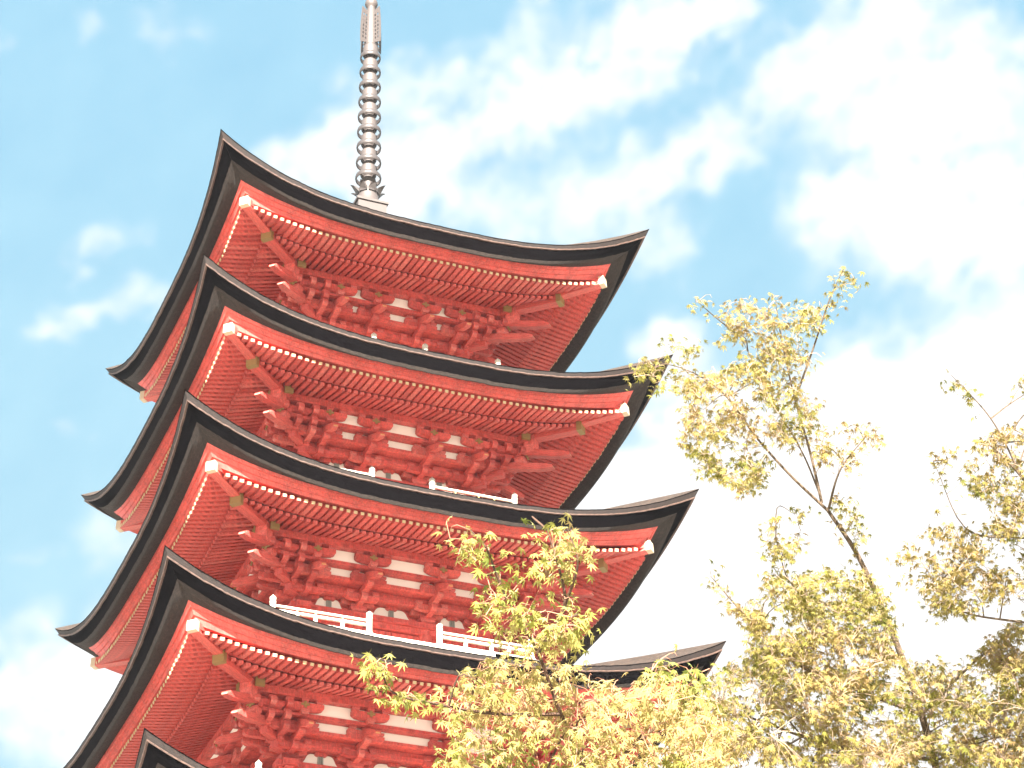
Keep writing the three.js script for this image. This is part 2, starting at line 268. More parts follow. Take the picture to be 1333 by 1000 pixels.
  for (let k = 0; k < 4; k++) {
    const e = k % 2 ? 0.003 : 0;                                       // crossing pieces never share a plane
    beam('purlin', M.red[0], k, -(p + 0.27), p + 0.27, -1.115 + e, -0.98 + e, p - 0.065, p + 0.065);
    for (const q of [-1, 1]) { put('purlin_fitting', box(0.05, 0.145, 0.145), M.patina, k, q * (p + 0.25), -1.047, p); }
    beam('cove_board', M.board, k, -p, p, -1.11 + e, -1.09 + e, w, p - 0.05);
    beam('cove_board', M.board, k, -p + 0.02, p - 0.02, -1.335 + e, -1.318 + e, w + 0.48, p - 0.04);
    beam('tie_beam', M.red[1], k, -(p + 0.1), p + 0.1, -1.365 + e, -1.318 + e, p - 0.105, p - 0.035);
    beam('cove_board', M.board, k, -(w + 0.5), w + 0.5, -1.497 + e, -1.48 + e, w + 0.22, w + 0.5);
    beam('tie_beam', M.red[2], k, -(w + 0.66), w + 0.66, -1.525 + e, -1.48 + e, w + 0.47, w + 0.55);
    beam('cove_board', M.board, k, -(w + 0.24), w + 0.24, -1.605 + e, -1.585 + e, w - 0.02, w + 0.24);
    beam('tie_beam', M.red[0], k, -(w + 0.42), w + 0.42, -1.645 + e, -1.585 + e, w + 0.21, w + 0.29);
    beam('riser_board', M.board, k, -(w + 0.26), w + 0.26, -1.585 + e, -1.497 + e, w + 0.225, w + 0.25);
    beam('riser_board', M.board, k, -p + 0.1, p - 0.1, -1.318 + e, -1.11 + e, p - 0.1, p - 0.085);
    beam('riser_board', M.board, k, -(w + 0.5), w + 0.5, -1.48 + e, -1.335 + e, w + 0.49, w + 0.505);
    for (const [a, b] of bays) {
      put('plaster_panel', box(b - a - 0.12, 0.2, 0.01), M.plaster, k, (a + b) / 2, -1.214, p - 0.079);
      put('plaster_panel', box(b - a - 0.12, 0.143, 0.01), M.plaster, k, (a + b) / 2, -1.4075, w + 0.511);
    }
    // wall
    beam('wall_panel', M.board, k, -w, w, wallBottom, -1.57, w - 0.08, w - 0.03 + e);
    beam('wall_plate', M.red[1], k, -(w + 0.2), w + 0.2, -1.92 + e, -1.83 + e, w - 0.12, w + 0.12);
    beam('head_beam', M.red[0], k, -(w + 0.14), w + 0.14, -2.02 + e, -1.925 + e, w - 0.06, w + 0.07);
    for (const [a, b] of bays) {   // frog-leg panel between the brackets
      const hw = (b - a) / 2 - 0.15, sh = new THREE.Shape();
      sh.moveTo(-hw, 0); sh.quadraticCurveTo(-hw * 0.72, 0.02, -hw * 0.62, 0.12); sh.quadraticCurveTo(-hw * 0.55, 0.2, -hw * 0.35, 0.2); sh.lineTo(hw * 0.35, 0.2); sh.quadraticCurveTo(hw * 0.55, 0.2, hw * 0.62, 0.12); sh.quadraticCurveTo(hw * 0.72, 0.02, hw, 0);
      put('plaster_panel', new THREE.ExtrudeGeometry(sh, { depth: 0.02, bevelEnabled: false, curveSegments: 6 }), M.plaster, k, (a + b) / 2, -1.82, w - 0.03);
      for (const q of [-0.03, 0, 0.03]) put('frog_leg_strut', box(0.022, 0.17, 0.03), M.strut, k, (a + b) / 2 + q, -1.73, w + 0.005);
      put('frog_leg_strut', boatArm(0.2, 0.06, 0.06, 0.06), M.red[0], k, (a + b) / 2, -1.66, w + 0.02);
    }
    if (k < 2 || k === 3) {
      if (k !== 1 || true) for (const x of cols.slice(k === 0 || k === 3 ? 0 : 0)) {
        const corner = Math.abs(x) === w;
        if (!corner || k % 2 === 0) put('column', new THREE.CylinderGeometry(0.115, 0.115, -1.83 - wallBottom - 0.095, 14), M.red[2], k, x, (wallBottom - 1.925) / 2, w - 0.03);
        put('capital_block', blk(0.27, 0.12), M.red[1], k, x, -1.83, w + e);
        put('bracket_arm', armSet(0.56, 0.085, 0.1), redOf(), k, x, -1.715, w + 0.03 + e);
        put('bracket_arm', armSet(0.56, 0.085, 0.095), redOf(), k, x, -1.705, w + 0.27);
        put('bracket_arm', armSet(0.6, 0.09, 0.095), redOf(), k, x, -1.545 - 0.005, w + 0.56);
        put('bracket_arm', armSet(0.6, 0.125, 0.1, 0.2), redOf(), k, x, -1.302, p - 0.005);
        put('bracket_arm', armSet(0.52, 0.085, 0.1, 0.16), redOf(), k, x, -1.475, w + 0.545);
        put('projecting_arm', stub(0.62, 0.1, 0.1), redOf(), k, x, -1.73, w + 0.12);
        put('projecting_arm', stub(0.8, 0.1, 0.105), redOf(), k, x, -1.62, w + 0.33);
        put('bearing_block', blk(0.13, 0.075), redOf(), k, x, -1.36, p + 0.0);
        // tail rafter, slanting down and out under the purlin
        const a = V(x, h - 1.64, w + 1.12), b = V(x, h - 1.64 + 0.45, w + 0.05);
        const q = SIDE[k].clone().multiply(alongM(a, b));
        mesh('tail_rafter', tailGeo, M.red[2], storey, q.clone().multiply(new THREE.Matrix4().makeScale(0.105, 0.125, 1)));
        mesh('tail_rafter_cap', noseGeo, M.gilt, storey, q.clone().multiply(new THREE.Matrix4().makeScale(0.1, 0.12, 1)));
        put('fitting', fittingGeo, M.patina, k, x, -1.21, p + 0.055);
      }
      // ends of the flank's beams, showing through beside the corner brackets
      for (const q of [-1, 1]) for (const [d, ys] of [[0.26, [-1.6, -1.47, -1.31]], [0.52, [-1.49, -1.31]], [0.78, [-1.31]]]) for (const y of ys) {
        put('projecting_arm', stub(0.62, 0.1, 0.095), redOf(), k, q * (w + d), y, w + 0.48 + (y + 1.6) * 0.5);
        put('bearing_block', blk(0.115, 0.065), redOf(), k, q * (w + d), y + 0.1, w + 0.66 + (y + 1.6) * 0.5);
      }
    }
    // ---- diagonal brackets at the corner that starts this side
    if (k !== 2 || true) {
      const D = (c, y) => V(-c, h + y, c).applyMatrix4(SIDE[k]);
      const bar = (name, mat, c0, y0, c1, y1, wd, ht, geo = cubeGeo) => mesh(name, geo, mat, storey, alongM(D(c0, y0), D(c1, y1)).multiply(new THREE.Matrix4().makeScale(wd, ht, 1)));
      bar('diagonal_arm', M.red[1], w + 0.32, -1.69, w, -1.67, 0.12, 0.11);
      bar('diagonal_arm', M.red[0], w + 0.56, -1.585, w, -1.56, 0.12, 0.11);
      bar('tail_rafter', M.red[2], s - 1.61, -1.67, w + 0.1, -1.29, 0.13, 0.125, tailGeo);
      bar('tail_rafter_cap', M.tip, s - 1.61, -1.67, w + 0.1, -1.29, 0.12, 0.115, noseGeo);
      bar('tail_rafter', M.red[0], s - 1.39, -1.5, w + 0.3, -1.06, 0.13, 0.125, tailGeo);
      bar('tail_rafter_cap', M.tip, s - 1.39, -1.5, w + 0.3, -1.06, 0.12, 0.115, noseGeo);
      const cm = (c, y) => SIDE[k].clone().multiply(T(-c, h + y, c, Math.PI / 4));
      mesh('corner_post', blk(0.2, 0.3), M.red[2], storey, cm(s - 1.86, -1.31));
      mesh('bearing_block', blk(0.17, 0.09), M.red[1], storey, cm(w + 0.3, -1.6)); mesh('bearing_block', blk(0.17, 0.09), M.red[0], storey, cm(w + 0.55, -1.5)); mesh('bearing_block', blk(0.17, 0.1), M.red[2], storey, cm(p, -1.47));
      mesh('fitting', fittingGeo, M.patina, storey, SIDE[k].clone().multiply(T(-(p + 0.09), h - 1.36, p + 0.09, -Math.PI / 4)));
    }
    // ---- balcony
    if (f) {
      const [P, top, Q] = RAIL[f], fl = top - 0.45;
      beam('balcony_floor', M.white, k, -(P + 0.1) + 2 * (k % 2) * 0.13 * 0, (P + 0.1), fl - 0.07 + e, fl + e, w - 0.02, P + 0.1 - e);
      beam('balcony_base', M.board, k, -(P - 0.25), P - 0.25, fl - 0.5, fl - 0.075 + e, P - 0.36, P - 0.26 - e);
      const post = (x, corner) => {
        const hh = top - fl;
        put('railing_post', postGeo(hh), M.white, k, x, fl, P);
      };
      post(-P); post(-Q); post(Q);
      for (const q of [-1, 1]) {
        const a = q < 0 ? -P : Q, b = q < 0 ? -Q : P;
        put('handrail', new THREE.CylinderGeometry(0.022, 0.022, b - a, 10).rotateZ(Math.PI / 2), M.white, k, (a + b) / 2, fl + 0.262, P);
        beam('middle_rail', M.white, k, a + 0.03, b - 0.03, fl + 0.162, fl + 0.2, P - 0.025, P + 0.025);
        beam('bottom_rail', M.white, k, a + 0.03, b - 0.03, fl + 0.004, fl + 0.058, P - 0.035, P + 0.035);
        for (const u of [0.25, 0.44, 0.72]) { const v = q < 0 ? u : 1 - u; beam('railing_strut', M.white, k, lerp(a, b, v) - 0.028, lerp(a, b, v) + 0.028, fl + 0.056, fl + 0.17, P - 0.02, P + 0.02); beam('railing_strut', M.gold, k, lerp(a, b, v) - 0.012, lerp(a, b, v) + 0.012, fl + 0.197, fl + 0.246, P - 0.012, P + 0.012); }
      }
    }
    // door of two leaves in the middle bay
    for (const q of [-1, 1]) put('door', box(xi - 0.13, -2.05 - wallBottom, 0.05), M.red[0], k, q * (xi - 0.11) / 2, (wallBottom - 2.05) / 2, w - 0.005);
  }
}
function postGeo(hh) {
  const r = 0.048, pts = [[0.0001, 0], [0.066, 0], [0.066, 0.05], [r, 0.06], [r, hh - 0.15], [r + 0.008, hh - 0.145], [r + 0.008, hh - 0.13], [r - 0.01, hh - 0.12], [r + 0.006, hh - 0.09], [r + 0.004, hh - 0.06], [0.02, hh - 0.03], [0.0001, hh]];
  return (postGeo.c ??= {})[hh] ??= new THREE.LatheGeometry(pts.map(([x, y]) => new THREE.Vector2(x, y)), 12);
}
for (const [name, list, mats] of [['flying_rafters', rest.flying, [M.red[0], M.cream]], ['base_rafters', rest.base, [M.red[1], M.red[2]]]]) {
  // both groups of every rafter, gathered by material
  const half = [0, 1].map((q) => list.map((g) => { const r = g.groups[q], c = new THREE.BufferGeometry(); for (const k of ['position', 'normal', 'uv']) c.setAttribute(k, g.attributes[k]); c.setIndex(Array.from(g.index.array.slice(r.start, r.start + r.count))); return c.toNonIndexed(); }));
  mesh(name, mergeGeometries(half.map((l) => mergeGeometries(l)), true), mats, pagoda).userData = { kind: 'stuff' };
}
// stone base
{
  const base = group('stone_base', pagoda);
  mesh('base_block', box(6.4, 0.95, 6.4), M.stone, base, T(0, 0.475, 0)); mesh('base_coping', box(6.7, 0.12, 6.7), M.stone, base, T(0, 0.9, 0));
  for (let i = 0; i < 4; i++) mesh('step', box(1.6, 0.19, 0.3), M.stone, base, T(0, 0.095 + 0.19 * i, 4.4 - 0.3 * i));
}
// spire
{
  const sp = group('spire', pagoda), y0 = HT[4];
  const lathe = (pts, n = 20) => new THREE.LatheGeometry(pts.map(([r, y]) => new THREE.Vector2(Math.max(r, 0.0001), y)), n);
  mesh('spire_base', solid([box(0.56, 0.36, 0.56).translate(0, 0.18, 0), box(0.62, 0.05, 0.62).translate(0, 0.385, 0), box(0.6, 0.05, 0.6).translate(0, 0.03, 0)]), M.bronze, sp, T(0, y0 + 1.73, 0));
  mesh('inverted_bowl', lathe([[0, 0], [0.27, 0], [0.27, 0.03], [0.23, 0.04], [0.21, 0.16], [0.19, 0.28], [0.22, 0.335], [0.22, 0.36], [0, 0.36]]), M.bronze, sp, T(0, y0 + 2.15, 0));
  const petal = new THREE.Shape(); petal.moveTo(-0.07, 0); petal.quadraticCurveTo(-0.1, 0.12, 0, 0.24); petal.quadraticCurveTo(0.1, 0.12, 0.07, 0);
  for (let i = 0; i < 8; i++) {
    const g = new THREE.ExtrudeGeometry(petal, { depth: 0.014, bevelEnabled: false, curveSegments: 5 }), a = g.attributes.position;
    for (let j = 0; j < a.count; j++) { const y = a.getY(j); a.setZ(j, a.getZ(j) + 0.2 + y * y * 2.6); a.setY(j, y * 0.8 - y * y * 0.7); }
    g.computeVertexNormals();
    mesh('lotus_petal', g, M.hoop, sp, T(0, y0 + 2.42, 0, i * Math.PI / 4 + 0.05));
  }
  mesh('spire_shaft', lathe([[0.1, 2.4], [0.1, 6.0], [0.08, 7.0], [0.06, 8.1]], 16), M.bronze, sp, T(0, y0, 0));
  for (let i = 0; i < 9; i++) {
    const y = y0 + 2.83 + i * 0.372, R = 0.245 - i * 0.0055;
    mesh('spire_ring', lathe([[R - 0.02, -0.042], [R - 0.002, -0.048], [R + 0.006, 0], [R - 0.002, 0.048], [R - 0.02, 0.042], [R - 0.012, 0], [R - 0.02, -0.042]], 28), M.hoop, sp, T(0, y, 0));
    mesh('ring_sleeve', lathe([[0.1, -0.03], [0.125, -0.02], [0.152, 0.03], [0.146, 0.23], [0.125, 0.26], [0.1, 0.27]]), M.bronze, sp, T(0, y + 0.03, 0));
    mesh('ring_hub', lathe([[0.09, -0.07], [0.115, -0.06], [0.115, 0.03], [0.09, 0.04]]), M.bronze, sp, T(0, y, 0));
    for (let j = 0; j < 4; j++) mesh('ring_spoke', box(R - 0.1, 0.05, 0.018), M.hoop, sp, new THREE.Matrix4().makeRotationY(j * Math.PI / 2 + 0.4).multiply(T((R + 0.1) / 2, 0, 0)).premultiply(T(0, y, 0)));
  }
  // the fretwork flame: four wings of thin openwork
  const wing = new THREE.Shape(); wing.moveTo(0.05, 0); wing.lineTo(0.28, -0.1); wing.quadraticCurveTo(0.3, 0.3, 0.24, 0.84); wing.lineTo(0.05, 0.78);
  for (let r = 0; r < 7; r++) for (let c = 0; c < 2; c++) { const hl = new THREE.Path(), cx = 0.14 + c * 0.072 - r * 0.003, cy = 0.06 + r * 0.1; hl.absellipse(cx, cy, 0.022, 0.036, 0, Math.PI * 2); wing.holes.push(hl); }
  const wg = new THREE.ExtrudeGeometry(wing, { depth: 0.012, bevelEnabled: false, curveSegments: 5 });
  for (let i = 0; i < 4; i++) mesh('flame_wing', wg, M.bronze, sp, T(0, y0 + 6.18, 0, i * Math.PI / 2 + 0.45));
  mesh('shaft_sleeve', lathe([[0.05, 0], [0.125, 0.01], [0.115, 0.3], [0.125, 0.31], [0.108, 0.33], [0.1, 0.6], [0.112, 0.61], [0.095, 0.63], [0.09, 0.95], [0.05, 0.96]]), M.bronze, sp, T(0, y0 + 6.1, 0));
  const ball = lathe([[0.05, -0.14], [0.075, -0.13], [0.07, -0.1], [0.11, -0.06], [0.13, 0], [0.12, 0.06], [0.09, 0.1], [0.05, 0.13]]);
  mesh('spire_ball', ball, M.bronze, sp, T(0, y0 + 7.2, 0)); mesh('spire_ball', ball, M.bronze, sp, T(0, y0 + 7.5, 0)); mesh('spire_jewel', lathe([[0.05, 0], [0.11, 0.08], [0.1, 0.18], [0.03, 0.28], [0, 0.36]]), M.bronze, sp, T(0, y0 + 7.62, 0));
}
// lightning conductor by the far left hips
for (const f of [4, 3, 2]) { const s = S[f] - 1.1; mesh('conductor_wire', new THREE.CylinderGeometry(0.012, 0.012, 1.7, 6), M.wire, pagoda, T(-s, HT[f] - 1.05 - 0.85, -s + 0.15)); }

// ---------------------------------------------------------------- thin haze in the air
scene.fog = new THREE.FogExp2(0xeef4ff, 0.00025);

// ---------------------------------------------------------------- maples
function leafGeo(seed) {
  const r = rng(seed), lobes = [[-122, 0.42], [-80, 0.72], [-39, 0.93], [0, 1], [39, 0.93], [80, 0.72], [122, 0.42]], pts = [];
  lobes.forEach(([a, l], i) => {
    const j = (r() - 0.5) * 8, ll = l * (0.93 + 0.14 * r()), P = (ang, q) => [Math.sin(ang * rad) * q, Math.cos(ang * rad) * q];
    pts.push(P(a + j - 11, ll * 0.52), P(a + j, ll), P(a + j + 11, ll * 0.52));
    pts.push(i < 6 ? P(a + 20, 0.26) : [0, -0.1]);
  });
  const pos = [0, 0, 0.03], idx = [], bend = 0.18 + 0.3 * r();
  for (const [x, y] of pts) { const q = x * x + y * y; pos.push(x, y, -bend * q + 0.05 * Math.sin(x * 7 + seed) - 0.06 * Math.abs(x)); }
  for (let i = 1; i <= pts.length; i++) idx.push(0, i % pts.length + 1, i);
  const o = pos.length / 3; pos.push(-0.014, -0.05, 0, 0.014, -0.05, 0, 0.05, -0.75, 0.12); idx.push(o, o + 2, o + 1);
  const g = new THREE.BufferGeometry(); g.setAttribute('position', new THREE.Float32BufferAttribute(pos, 3)); g.setIndex(idx); g.computeVertexNormals(); return g;
}
const LEAVES = [1, 2, 3, 4].map(leafGeo);
const leafMat = (c) => new THREE.MeshPhysicalMaterial({ color: c, roughness: 0.95, transmission: 0.5, thickness: 0, side: THREE.DoubleSide, specularIntensity: 0.25 });
const tintMat = leafMat(rgb(1, 1, 1));
// a tapered limb through points
function limb(pts, r0, r1, sides = 6, seg = 10) {
  const c = new THREE.CatmullRomCurve3(pts), pos = [], uv = [], idx = [], len = c.getLength();
  let x = V(1, 0, 0.3);
  for (let i = 0; i <= seg; i++) {
    const t = i / seg, q = c.getPoint(t), d = c.getTangent(t); x = x.clone().addScaledVector(d, -x.dot(d)).normalize(); const y = d.clone().cross(x), r = lerp(r0, r1, t);
    for (let j = 0; j <= sides; j++) { const a = j / sides * 2 * Math.PI, v = q.clone().addScaledVector(x, Math.cos(a) * r).addScaledVector(y, Math.sin(a) * r); pos.push(v.x, v.y, v.z); uv.push(j / sides * 0.4, t * len); }
  }
  for (let i = 0; i < seg; i++) for (let j = 0; j < sides; j++) { const o = i * (sides + 1) + j; idx.push(o, o + sides + 1, o + 1, o + 1, o + sides + 1, o + sides + 2); }
  const g = new THREE.BufferGeometry(); g.setAttribute('position', new THREE.Float32BufferAttribute(pos, 3)); g.setAttribute('uv', new THREE.Float32BufferAttribute(uv, 2)); g.setIndex(idx); g.computeVertexNormals(); return g.toNonIndexed();
}
const inside = (poly, x, y) => { let c = false; for (let i = 0, j = poly.length - 1; i < poly.length; j = i++) { const [xi, yi] = poly[i], [xj, yj] = poly[j]; if (yi > y !== yj > y && x < (xj - xi) * (y - yi) / (yj - yi) + xi) c = !c; } return c; };
function maple(spec) {
  const r = rng(spec.seed), trunkTop = spec.limbs[0].pts[0], foot = V(spec.foot[0], 0, spec.foot[1]);
  foot.y = hill(foot.x, foot.z) - 0.05;
  const tree = group(numbered('maple_tree'), scene, foot); tree.userData = { label: spec.label, category: 'tree', group: 'maple trees below the pagoda' };
  const toLocal = (v) => v.clone().sub(foot);
  // trunk and limbs
  const top = toLocal(at(...trunkTop)), mid = top.clone().multiplyScalar(0.5).add(V(0.25 * (r() - 0.5), 0, 0.25));
  mesh('trunk', limb([V(0, 0, 0), top.clone().multiplyScalar(0.22).add(V(0.05, 0, 0.06)), mid, top], spec.girth, spec.limbs[0].r[0], 10, 18), M.wood, tree);
  const nodes = [], wood = [], ends = [];
  const addNodes = (pts, n) => { const c = new THREE.CatmullRomCurve3(pts); for (let i = 0; i <= n; i++) nodes.push(c.getPoint(i / n)); };
  for (const l of spec.limbs) { const pts = l.pts.map((q) => toLocal(at(...q))); wood.push(limb(pts, l.r[0], l.r[1], 7, 16)); addNodes(pts, 14); const c = new THREE.CatmullRomCurve3(pts); for (let i = 0; i < 7; i++) ends.push(c.getPoint(1 - i * 0.06)); }
  const nearest = (v, list) => { let b = null, bd = 1e9; for (const q of list) { const d = q.distanceToSquared(v) + 0.6 * Math.max(0, q.y - v.y); if (d < bd) { bd = d; b = q; } } return b; };
  // boughs reach into each mass of leaves, twigs branch off the boughs
  const leaves = [], thin = [];
  const spray = (end, dir) => {
    const k = 3 + Math.floor(r() * 4);
    for (let j = 0; j < k; j++) {
      const back = r() * 0.09, o = end.clone().addScaledVector(dir, -back).add(V((r() - 0.5) * 0.09, (r() - 0.5) * 0.07, (r() - 0.5) * 0.09));
      const tip = dir.clone().multiplyScalar(0.5).add(V(r() - 0.5, -0.25 - 0.5 * r(), r() - 0.5).multiplyScalar(1.3)).normalize();
      const nrm = V((r() - 0.5) * 1.3, 0.55 + 0.5 * r(), (r() - 0.5) * 1.3 + 0.35).normalize();
      const x = tip.clone().cross(nrm).normalize(), nn = x.clone().cross(tip).normalize(), sc = lerp(spec.leaf[0], spec.leaf[1], r());
      leaves.push({ m: new THREE.Matrix4().makeBasis(x.multiplyScalar(sc), tip.multiplyScalar(sc), nn.multiplyScalar(sc)).setPosition(o), o, sc, tone: clamp(Math.floor((n2(o.x * 1.7 + 4, o.y * 1.7 + o.z) * 0.5 + 0.5) * spec.tones.length * 0.75 + r() * spec.tones.length * 0.45), 0, spec.tones.length - 1) });
    }
    return k;
  };
  for (const m of spec.masses) {
    const xs = m.poly.map((q) => q[0]), ys = m.poly.map((q) => q[1]), x0 = Math.min(...xs), x1 = Math.max(...xs), y0 = Math.min(...ys), y1 = Math.max(...ys);
    const pick = () => { for (;;) { const x = lerp(x0, x1, r()), y = lerp(y0, y1, r()); if (inside(m.poly, x, y)) return [x, y, lerp(m.d[0], m.d[1], r())]; } };
    const own = nodes.slice();
    for (let b = 0; b < (m.boughs ?? 4); b++) {
      const end = toLocal(at(...pick())), from = nearest(end, nodes), c = from.clone().lerp(end, 0.5).add(V((r() - 0.5) * 0.12, 0.1 * r(), (r() - 0.5) * 0.12));
      wood.push(limb([from, c, end], 0.004 + 0.002 * from.distanceTo(end), 0.0015, 5, 7)); const cv = new THREE.CatmullRomCurve3([from, c, end]); for (let i = 2; i <= 7; i++) own.push(cv.getPoint(i / 7)); ends.push(end, cv.getPoint(0.86), cv.getPoint(0.7));
    }
    let made = 0;
    while (made < m.n) {
      let q = pick();
      // leave gaps: sprays gather where this noise is high
      if (n2(q[0] * 0.021 + spec.seed, q[1] * 0.021) < (m.gaps ?? -0.2)) { if (r() < 0.93) continue; }
      const end = toLocal(at(...q)), from = nearest(end, own), dir = end.clone().sub(from), L = dir.length();
      if (L > 0.02) { const c = from.clone().lerp(end, 0.55).add(V((r() - 0.5) * 0.05, 0.03, (r() - 0.5) * 0.05)); thin.push(limb([from, c, end], 0.0022, 0.0009, 3, 3)); if (own.length < 500) own.push(c, end); }
      dir.normalize();
      made += spray(end, dir);
    }
  }
  for (const e of ends) spray(e, V(r() - 0.5, 0.3, r() - 0.5).normalize());
  mesh('limbs', merge(wood), spec.bark, tree); mesh('twigs', merge(thin), spec.twig, tree).userData.kind = 'stuff';
  // the leaves that show largest are leaves of their own, the rest one mass
  const crown = group('crown', tree), view = (l) => { const v = l.o.clone().add(foot).sub(EYE), z = v.dot(fwd), x = v.dot(camRight) / z * FOCAL, y = v.dot(camUp) / z * FOCAL; l.size = Math.abs(x) < 660 && Math.abs(y) < 495 ? l.sc / z : 0; };
  leaves.forEach(view); leaves.sort((a, b) => b.size - a.size);
  const mats = spec.tones.map((c) => leafMat(rgb(...c)));
  leaves.slice(0, 300).forEach((l, i) => mesh('leaf', LEAVES[i % 4], mats[l.tone], crown, l.m));
  for (let g = 0; g < 4; g++) {
    const list = leaves.slice(300).filter((_, i) => i % 4 === g), im = new THREE.InstancedMesh(LEAVES[g], tintMat, list.length);
    list.forEach((l, i) => { im.setMatrixAt(i, l.m); const c = spec.tones[l.tone], q = 0.88 + 0.24 * r(); im.setColorAt(i, rgb(c[0] * q, c[1] * q, c[2] * q)); });
    im.name = 'leaves'; im.castShadow = im.receiveShadow = true; im.userData.kind = 'stuff'; crown.add(im);
  }
  return leaves.length;
}
const redTwig = std(rgb(0.34, 0.16, 0.10), { roughness: 0.8 }), greyTwig = std(rgb(0.3, 0.22, 0.15), { roughness: 0.85 });
const near = at(760, 1080, 8.2), farT = at(1260, 1150, 13.2), sideT = at(1560, 900, 12.2);
maple({
  seed: 11, label: 'small yellow-green maple whose sprays overlap the front of the lower pagoda roofs', foot: [near.x + 0.5, near.z + 0.3], girth: 0.1, leaf: [0.023, 0.038], twig: redTwig, bark: std(rgb(0.2, 0.11, 0.07), { map: barkMap, roughness: 0.85 }),
  tones: [[0.162, 0.191, 0.035], [0.262, 0.26, 0.053], [0.342, 0.311, 0.084], [0.397, 0.338, 0.115], [0.378, 0.277, 0.107]],
  limbs: [{ pts: [[790, 1130, 8.3], [770, 1020, 8.2], [730, 930, 8.1], [700, 850, 8.0], [660, 780, 7.9]], r: [0.011, 0.004] }, { pts: [[660, 780, 7.9], [645, 745, 7.85], [632, 712, 7.8], [612, 690, 7.8]], r: [0.006, 0.002] },
    { pts: [[700, 850, 8], [735, 790, 7.9], [725, 730, 7.9], [712, 690, 7.9]], r: [0.008, 0.002] }, { pts: [[735, 790, 7.9], [752, 730, 7.8], [738, 688, 7.8]], r: [0.006, 0.002] },
    { pts: [[730, 930, 8.1], [650, 930, 8.0], [560, 915, 7.8], [510, 900, 7.7], [490, 860, 7.7]], r: [0.007, 0.002] }, { pts: [[770, 1020, 8.2], [850, 950, 8.2], [910, 900, 8.4]], r: [0.009, 0.002] }, { pts: [[770, 1020, 8.2], [660, 1010, 8.1], [570, 980, 8]], r: [0.009, 0.002] }],
  masses: [
    { poly: [[576, 690], [590, 676], [612, 690], [648, 715], [662, 740], [640, 750], [612, 728], [596, 735], [580, 715]], n: 26, d: [7.7, 7.95], boughs: 0 },
    { poly: [[704, 684], [722, 680], [750, 690], [776, 745], [768, 800], [760, 850], [690, 850], [640, 830], [612, 800], [610, 770], [650, 745], [690, 745]], n: 331, d: [7.6, 8.2], boughs: 3, gaps: -0.35 },
    { poly: [[455, 838], [485, 832], [508, 860], [520, 880], [505, 915], [478, 905], [488, 880], [462, 850]], n: 26, d: [7.6, 7.8], boughs: 0 },
    { poly: [[505, 885], [540, 895], [575, 880], [580, 940], [545, 940], [520, 915]], n: 30, d: [7.6, 7.9], boughs: 0 },
    { poly: [[575, 905], [605, 872], [650, 862], [700, 872], [770, 868], [800, 885], [860, 872], [905, 880], [935, 905], [960, 1010], [960, 1130], [570, 1130], [590, 1010]], n: 4200, d: [7.6, 8.9], boughs: 16, gaps: -0.55 },
    { poly: [[570, 990], [600, 960], [620, 1130], [560, 1130]], n: 90, d: [7.7, 8.3], boughs: 2 },
    { poly: [[845, 860], [880, 850], [925, 855], [930, 890], [850, 890]], n: 70, d: [8.1, 8.6], boughs: 1 }],
});
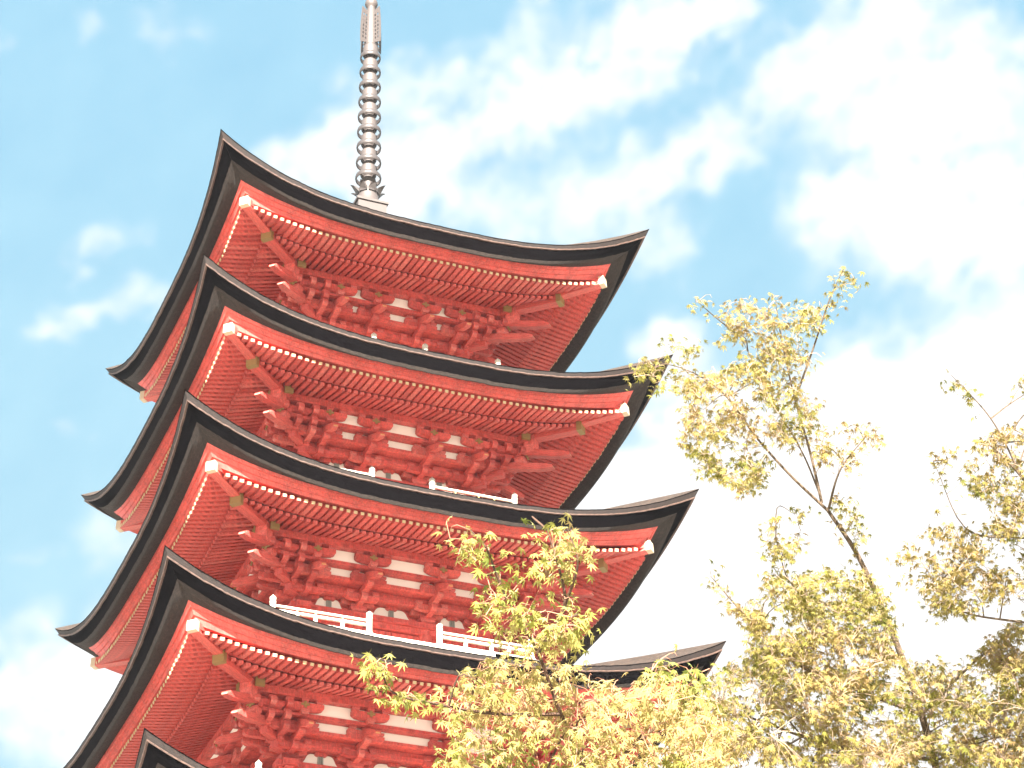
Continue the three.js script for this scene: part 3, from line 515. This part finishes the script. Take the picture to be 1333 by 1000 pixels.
maple({
  seed: 23, label: 'tall thin-limbed maple turning gold with a long bare branch rising towards the sky', foot: [farT.x + 0.4, farT.z], girth: 0.16, leaf: [0.022, 0.037], twig: greyTwig, bark: M.branch,
  tones: [[0.129, 0.139, 0.022], [0.192, 0.181, 0.033], [0.265, 0.223, 0.058], [0.313, 0.255, 0.081], [0.29, 0.201, 0.079]],
  limbs: [{ pts: [[1250, 1130, 13.3], [1200, 930, 13.2], [1158, 815, 13.1], [1115, 720, 13], [1078, 665, 12.95]], r: [0.024, 0.01] },
    { pts: [[1078, 665, 12.95], [1030, 620, 12.9], [985, 570, 12.9], [940, 510, 12.8], [890, 480, 12.7], [845, 470, 12.7]], r: [0.009, 0.002] }, { pts: [[1070, 655, 12.95], [1055, 590, 12.95], [1035, 520, 13], [1018, 445, 13], [1010, 395, 13]], r: [0.009, 0.002] },
    { pts: [[1066, 640, 12.95], [1045, 590, 13.02], [1005, 520, 13.1], [965, 440, 13.1]], r: [0.006, 0.0015] }, { pts: [[1035, 520, 13], [1060, 450, 13], [1080, 390, 13], [1098, 350, 13]], r: [0.007, 0.002] }, { pts: [[1078, 665, 12.95], [1095, 610, 12.8], [1130, 565, 12.8]], r: [0.008, 0.002] },
    { pts: [[1200, 930, 13.2], [1120, 900, 13], [1030, 860, 12.8], [960, 790, 12.6], [925, 750, 12.6]], r: [0.012, 0.002] }, { pts: [[1158, 815, 13.1], [1085, 790, 13], [1030, 760, 12.9], [1010, 700, 12.9]], r: [0.009, 0.002] },
    { pts: [[1200, 930, 13.2], [1260, 870, 13.1], [1320, 820, 13]], r: [0.012, 0.002] }, { pts: [[1220, 990, 13.2], [1080, 970, 13], [960, 930, 12.8], [860, 920, 12.7]], r: [0.013, 0.002] }],
  masses: [
    { poly: [[818, 490], [835, 472], [880, 440], [910, 445], [930, 500], [915, 520], [870, 500], [840, 500]], n: 200, d: [12.5, 12.9], boughs: 1 },
    { poly: [[925, 445], [950, 385], [1000, 375], [1060, 388], [1078, 410], [1070, 470], [1040, 500], [985, 490]], n: 800, d: [12.6, 13.3], boughs: 4, gaps: -0.1 },
    { poly: [[885, 490], [990, 470], [1060, 520], [1085, 550], [1050, 570], [1000, 590], [985, 640], [925, 645], [885, 580]], n: 1700, d: [12.4, 13.3], boughs: 5, gaps: -0.15 },
    { poly: [[902, 388], [930, 385], [932, 396], [905, 398]], n: 8, d: [12.8, 12.9], boughs: 1 }, { poly: [[1078, 350], [1105, 342], [1118, 366], [1085, 385]], n: 20, d: [12.9, 13.1], boughs: 0 },
    { poly: [[1055, 560], [1100, 540], [1145, 555], [1140, 605], [1100, 615], [1060, 600]], n: 150, d: [12.6, 13], boughs: 2, gaps: 0 },
    { poly: [[985, 680], [1050, 655], [1062, 730], [1020, 745], [990, 710]], n: 150, d: [12.7, 13.1], boughs: 2, gaps: 0 }, { poly: [[1088, 645], [1125, 640], [1130, 710], [1090, 705]], n: 80, d: [12.8, 13.1], boughs: 1 },
    { poly: [[908, 735], [930, 730], [955, 765], [960, 800], [925, 780]], n: 26, d: [12.5, 12.8], boughs: 0 },
    { poly: [[965, 790], [1000, 745], [1080, 735], [1140, 745], [1160, 800], [1180, 860], [1120, 890], [1040, 900], [985, 880]], n: 4000, d: [12.3, 13.5], boughs: 8, gaps: -0.2 },
    { poly: [[905, 880], [985, 850], [1100, 880], [1240, 860], [1420, 840], [1450, 1130], [840, 1130], [870, 950]], n: 20000, d: [12.2, 13.9], boughs: 22, gaps: -0.25 },
    { poly: [[1280, 830], [1340, 800], [1420, 800], [1430, 870], [1270, 880]], n: 1000, d: [12.5, 13.3], boughs: 3 }],
});
maple({
  seed: 37, label: 'sparse bronze-leaved maple reaching in beside the taller maple, its leaves thin against the cloud', foot: [sideT.x, sideT.z + 0.5], girth: 0.14, leaf: [0.021, 0.035], twig: greyTwig, bark: M.branch,
  tones: [[0.12, 0.124, 0.022], [0.185, 0.154, 0.033], [0.249, 0.193, 0.054], [0.257, 0.181, 0.064]],
  limbs: [{ pts: [[1530, 980, 12.3], [1450, 820, 12.3], [1390, 700, 12.2], [1330, 620, 12.2], [1290, 580, 12.2]], r: [0.022, 0.004] }, { pts: [[1390, 700, 12.2], [1320, 700, 12.2], [1260, 690, 12.2], [1215, 600, 12.1]], r: [0.008, 0.0015] },
    { pts: [[1330, 620, 12.2], [1290, 545, 12.2], [1238, 488, 12.2]], r: [0.006, 0.0015] }, { pts: [[1450, 820, 12.3], [1330, 810, 12.3], [1240, 790, 12.3], [1205, 740, 12.3]], r: [0.009, 0.002] }],
  masses: [
    { poly: [[1262, 580], [1300, 560], [1420, 540], [1430, 720], [1330, 700], [1290, 700], [1255, 640]], n: 2100, d: [11.9, 12.7], boughs: 6, gaps: -0.1 },
    { poly: [[1220, 582], [1240, 570], [1262, 600], [1240, 625], [1222, 610]], n: 26, d: [12, 12.2], boughs: 1 }, { poly: [[1222, 482], [1246, 480], [1245, 520], [1228, 515]], n: 14, d: [12.1, 12.3], boughs: 0 },
    { poly: [[1322, 470], [1400, 460], [1420, 530], [1330, 520]], n: 40, d: [12.1, 12.5], boughs: 2 },
    { poly: [[1168, 720], [1195, 690], [1250, 685], [1290, 710], [1300, 760], [1270, 800], [1215, 800], [1175, 770]], n: 950, d: [12, 12.6], boughs: 4, gaps: -0.05 },
    { poly: [[1290, 715], [1420, 700], [1430, 800], [1300, 800]], n: 650, d: [12, 12.6], boughs: 3, gaps: -0.05 }],
});
renderer.render(scene, camera);
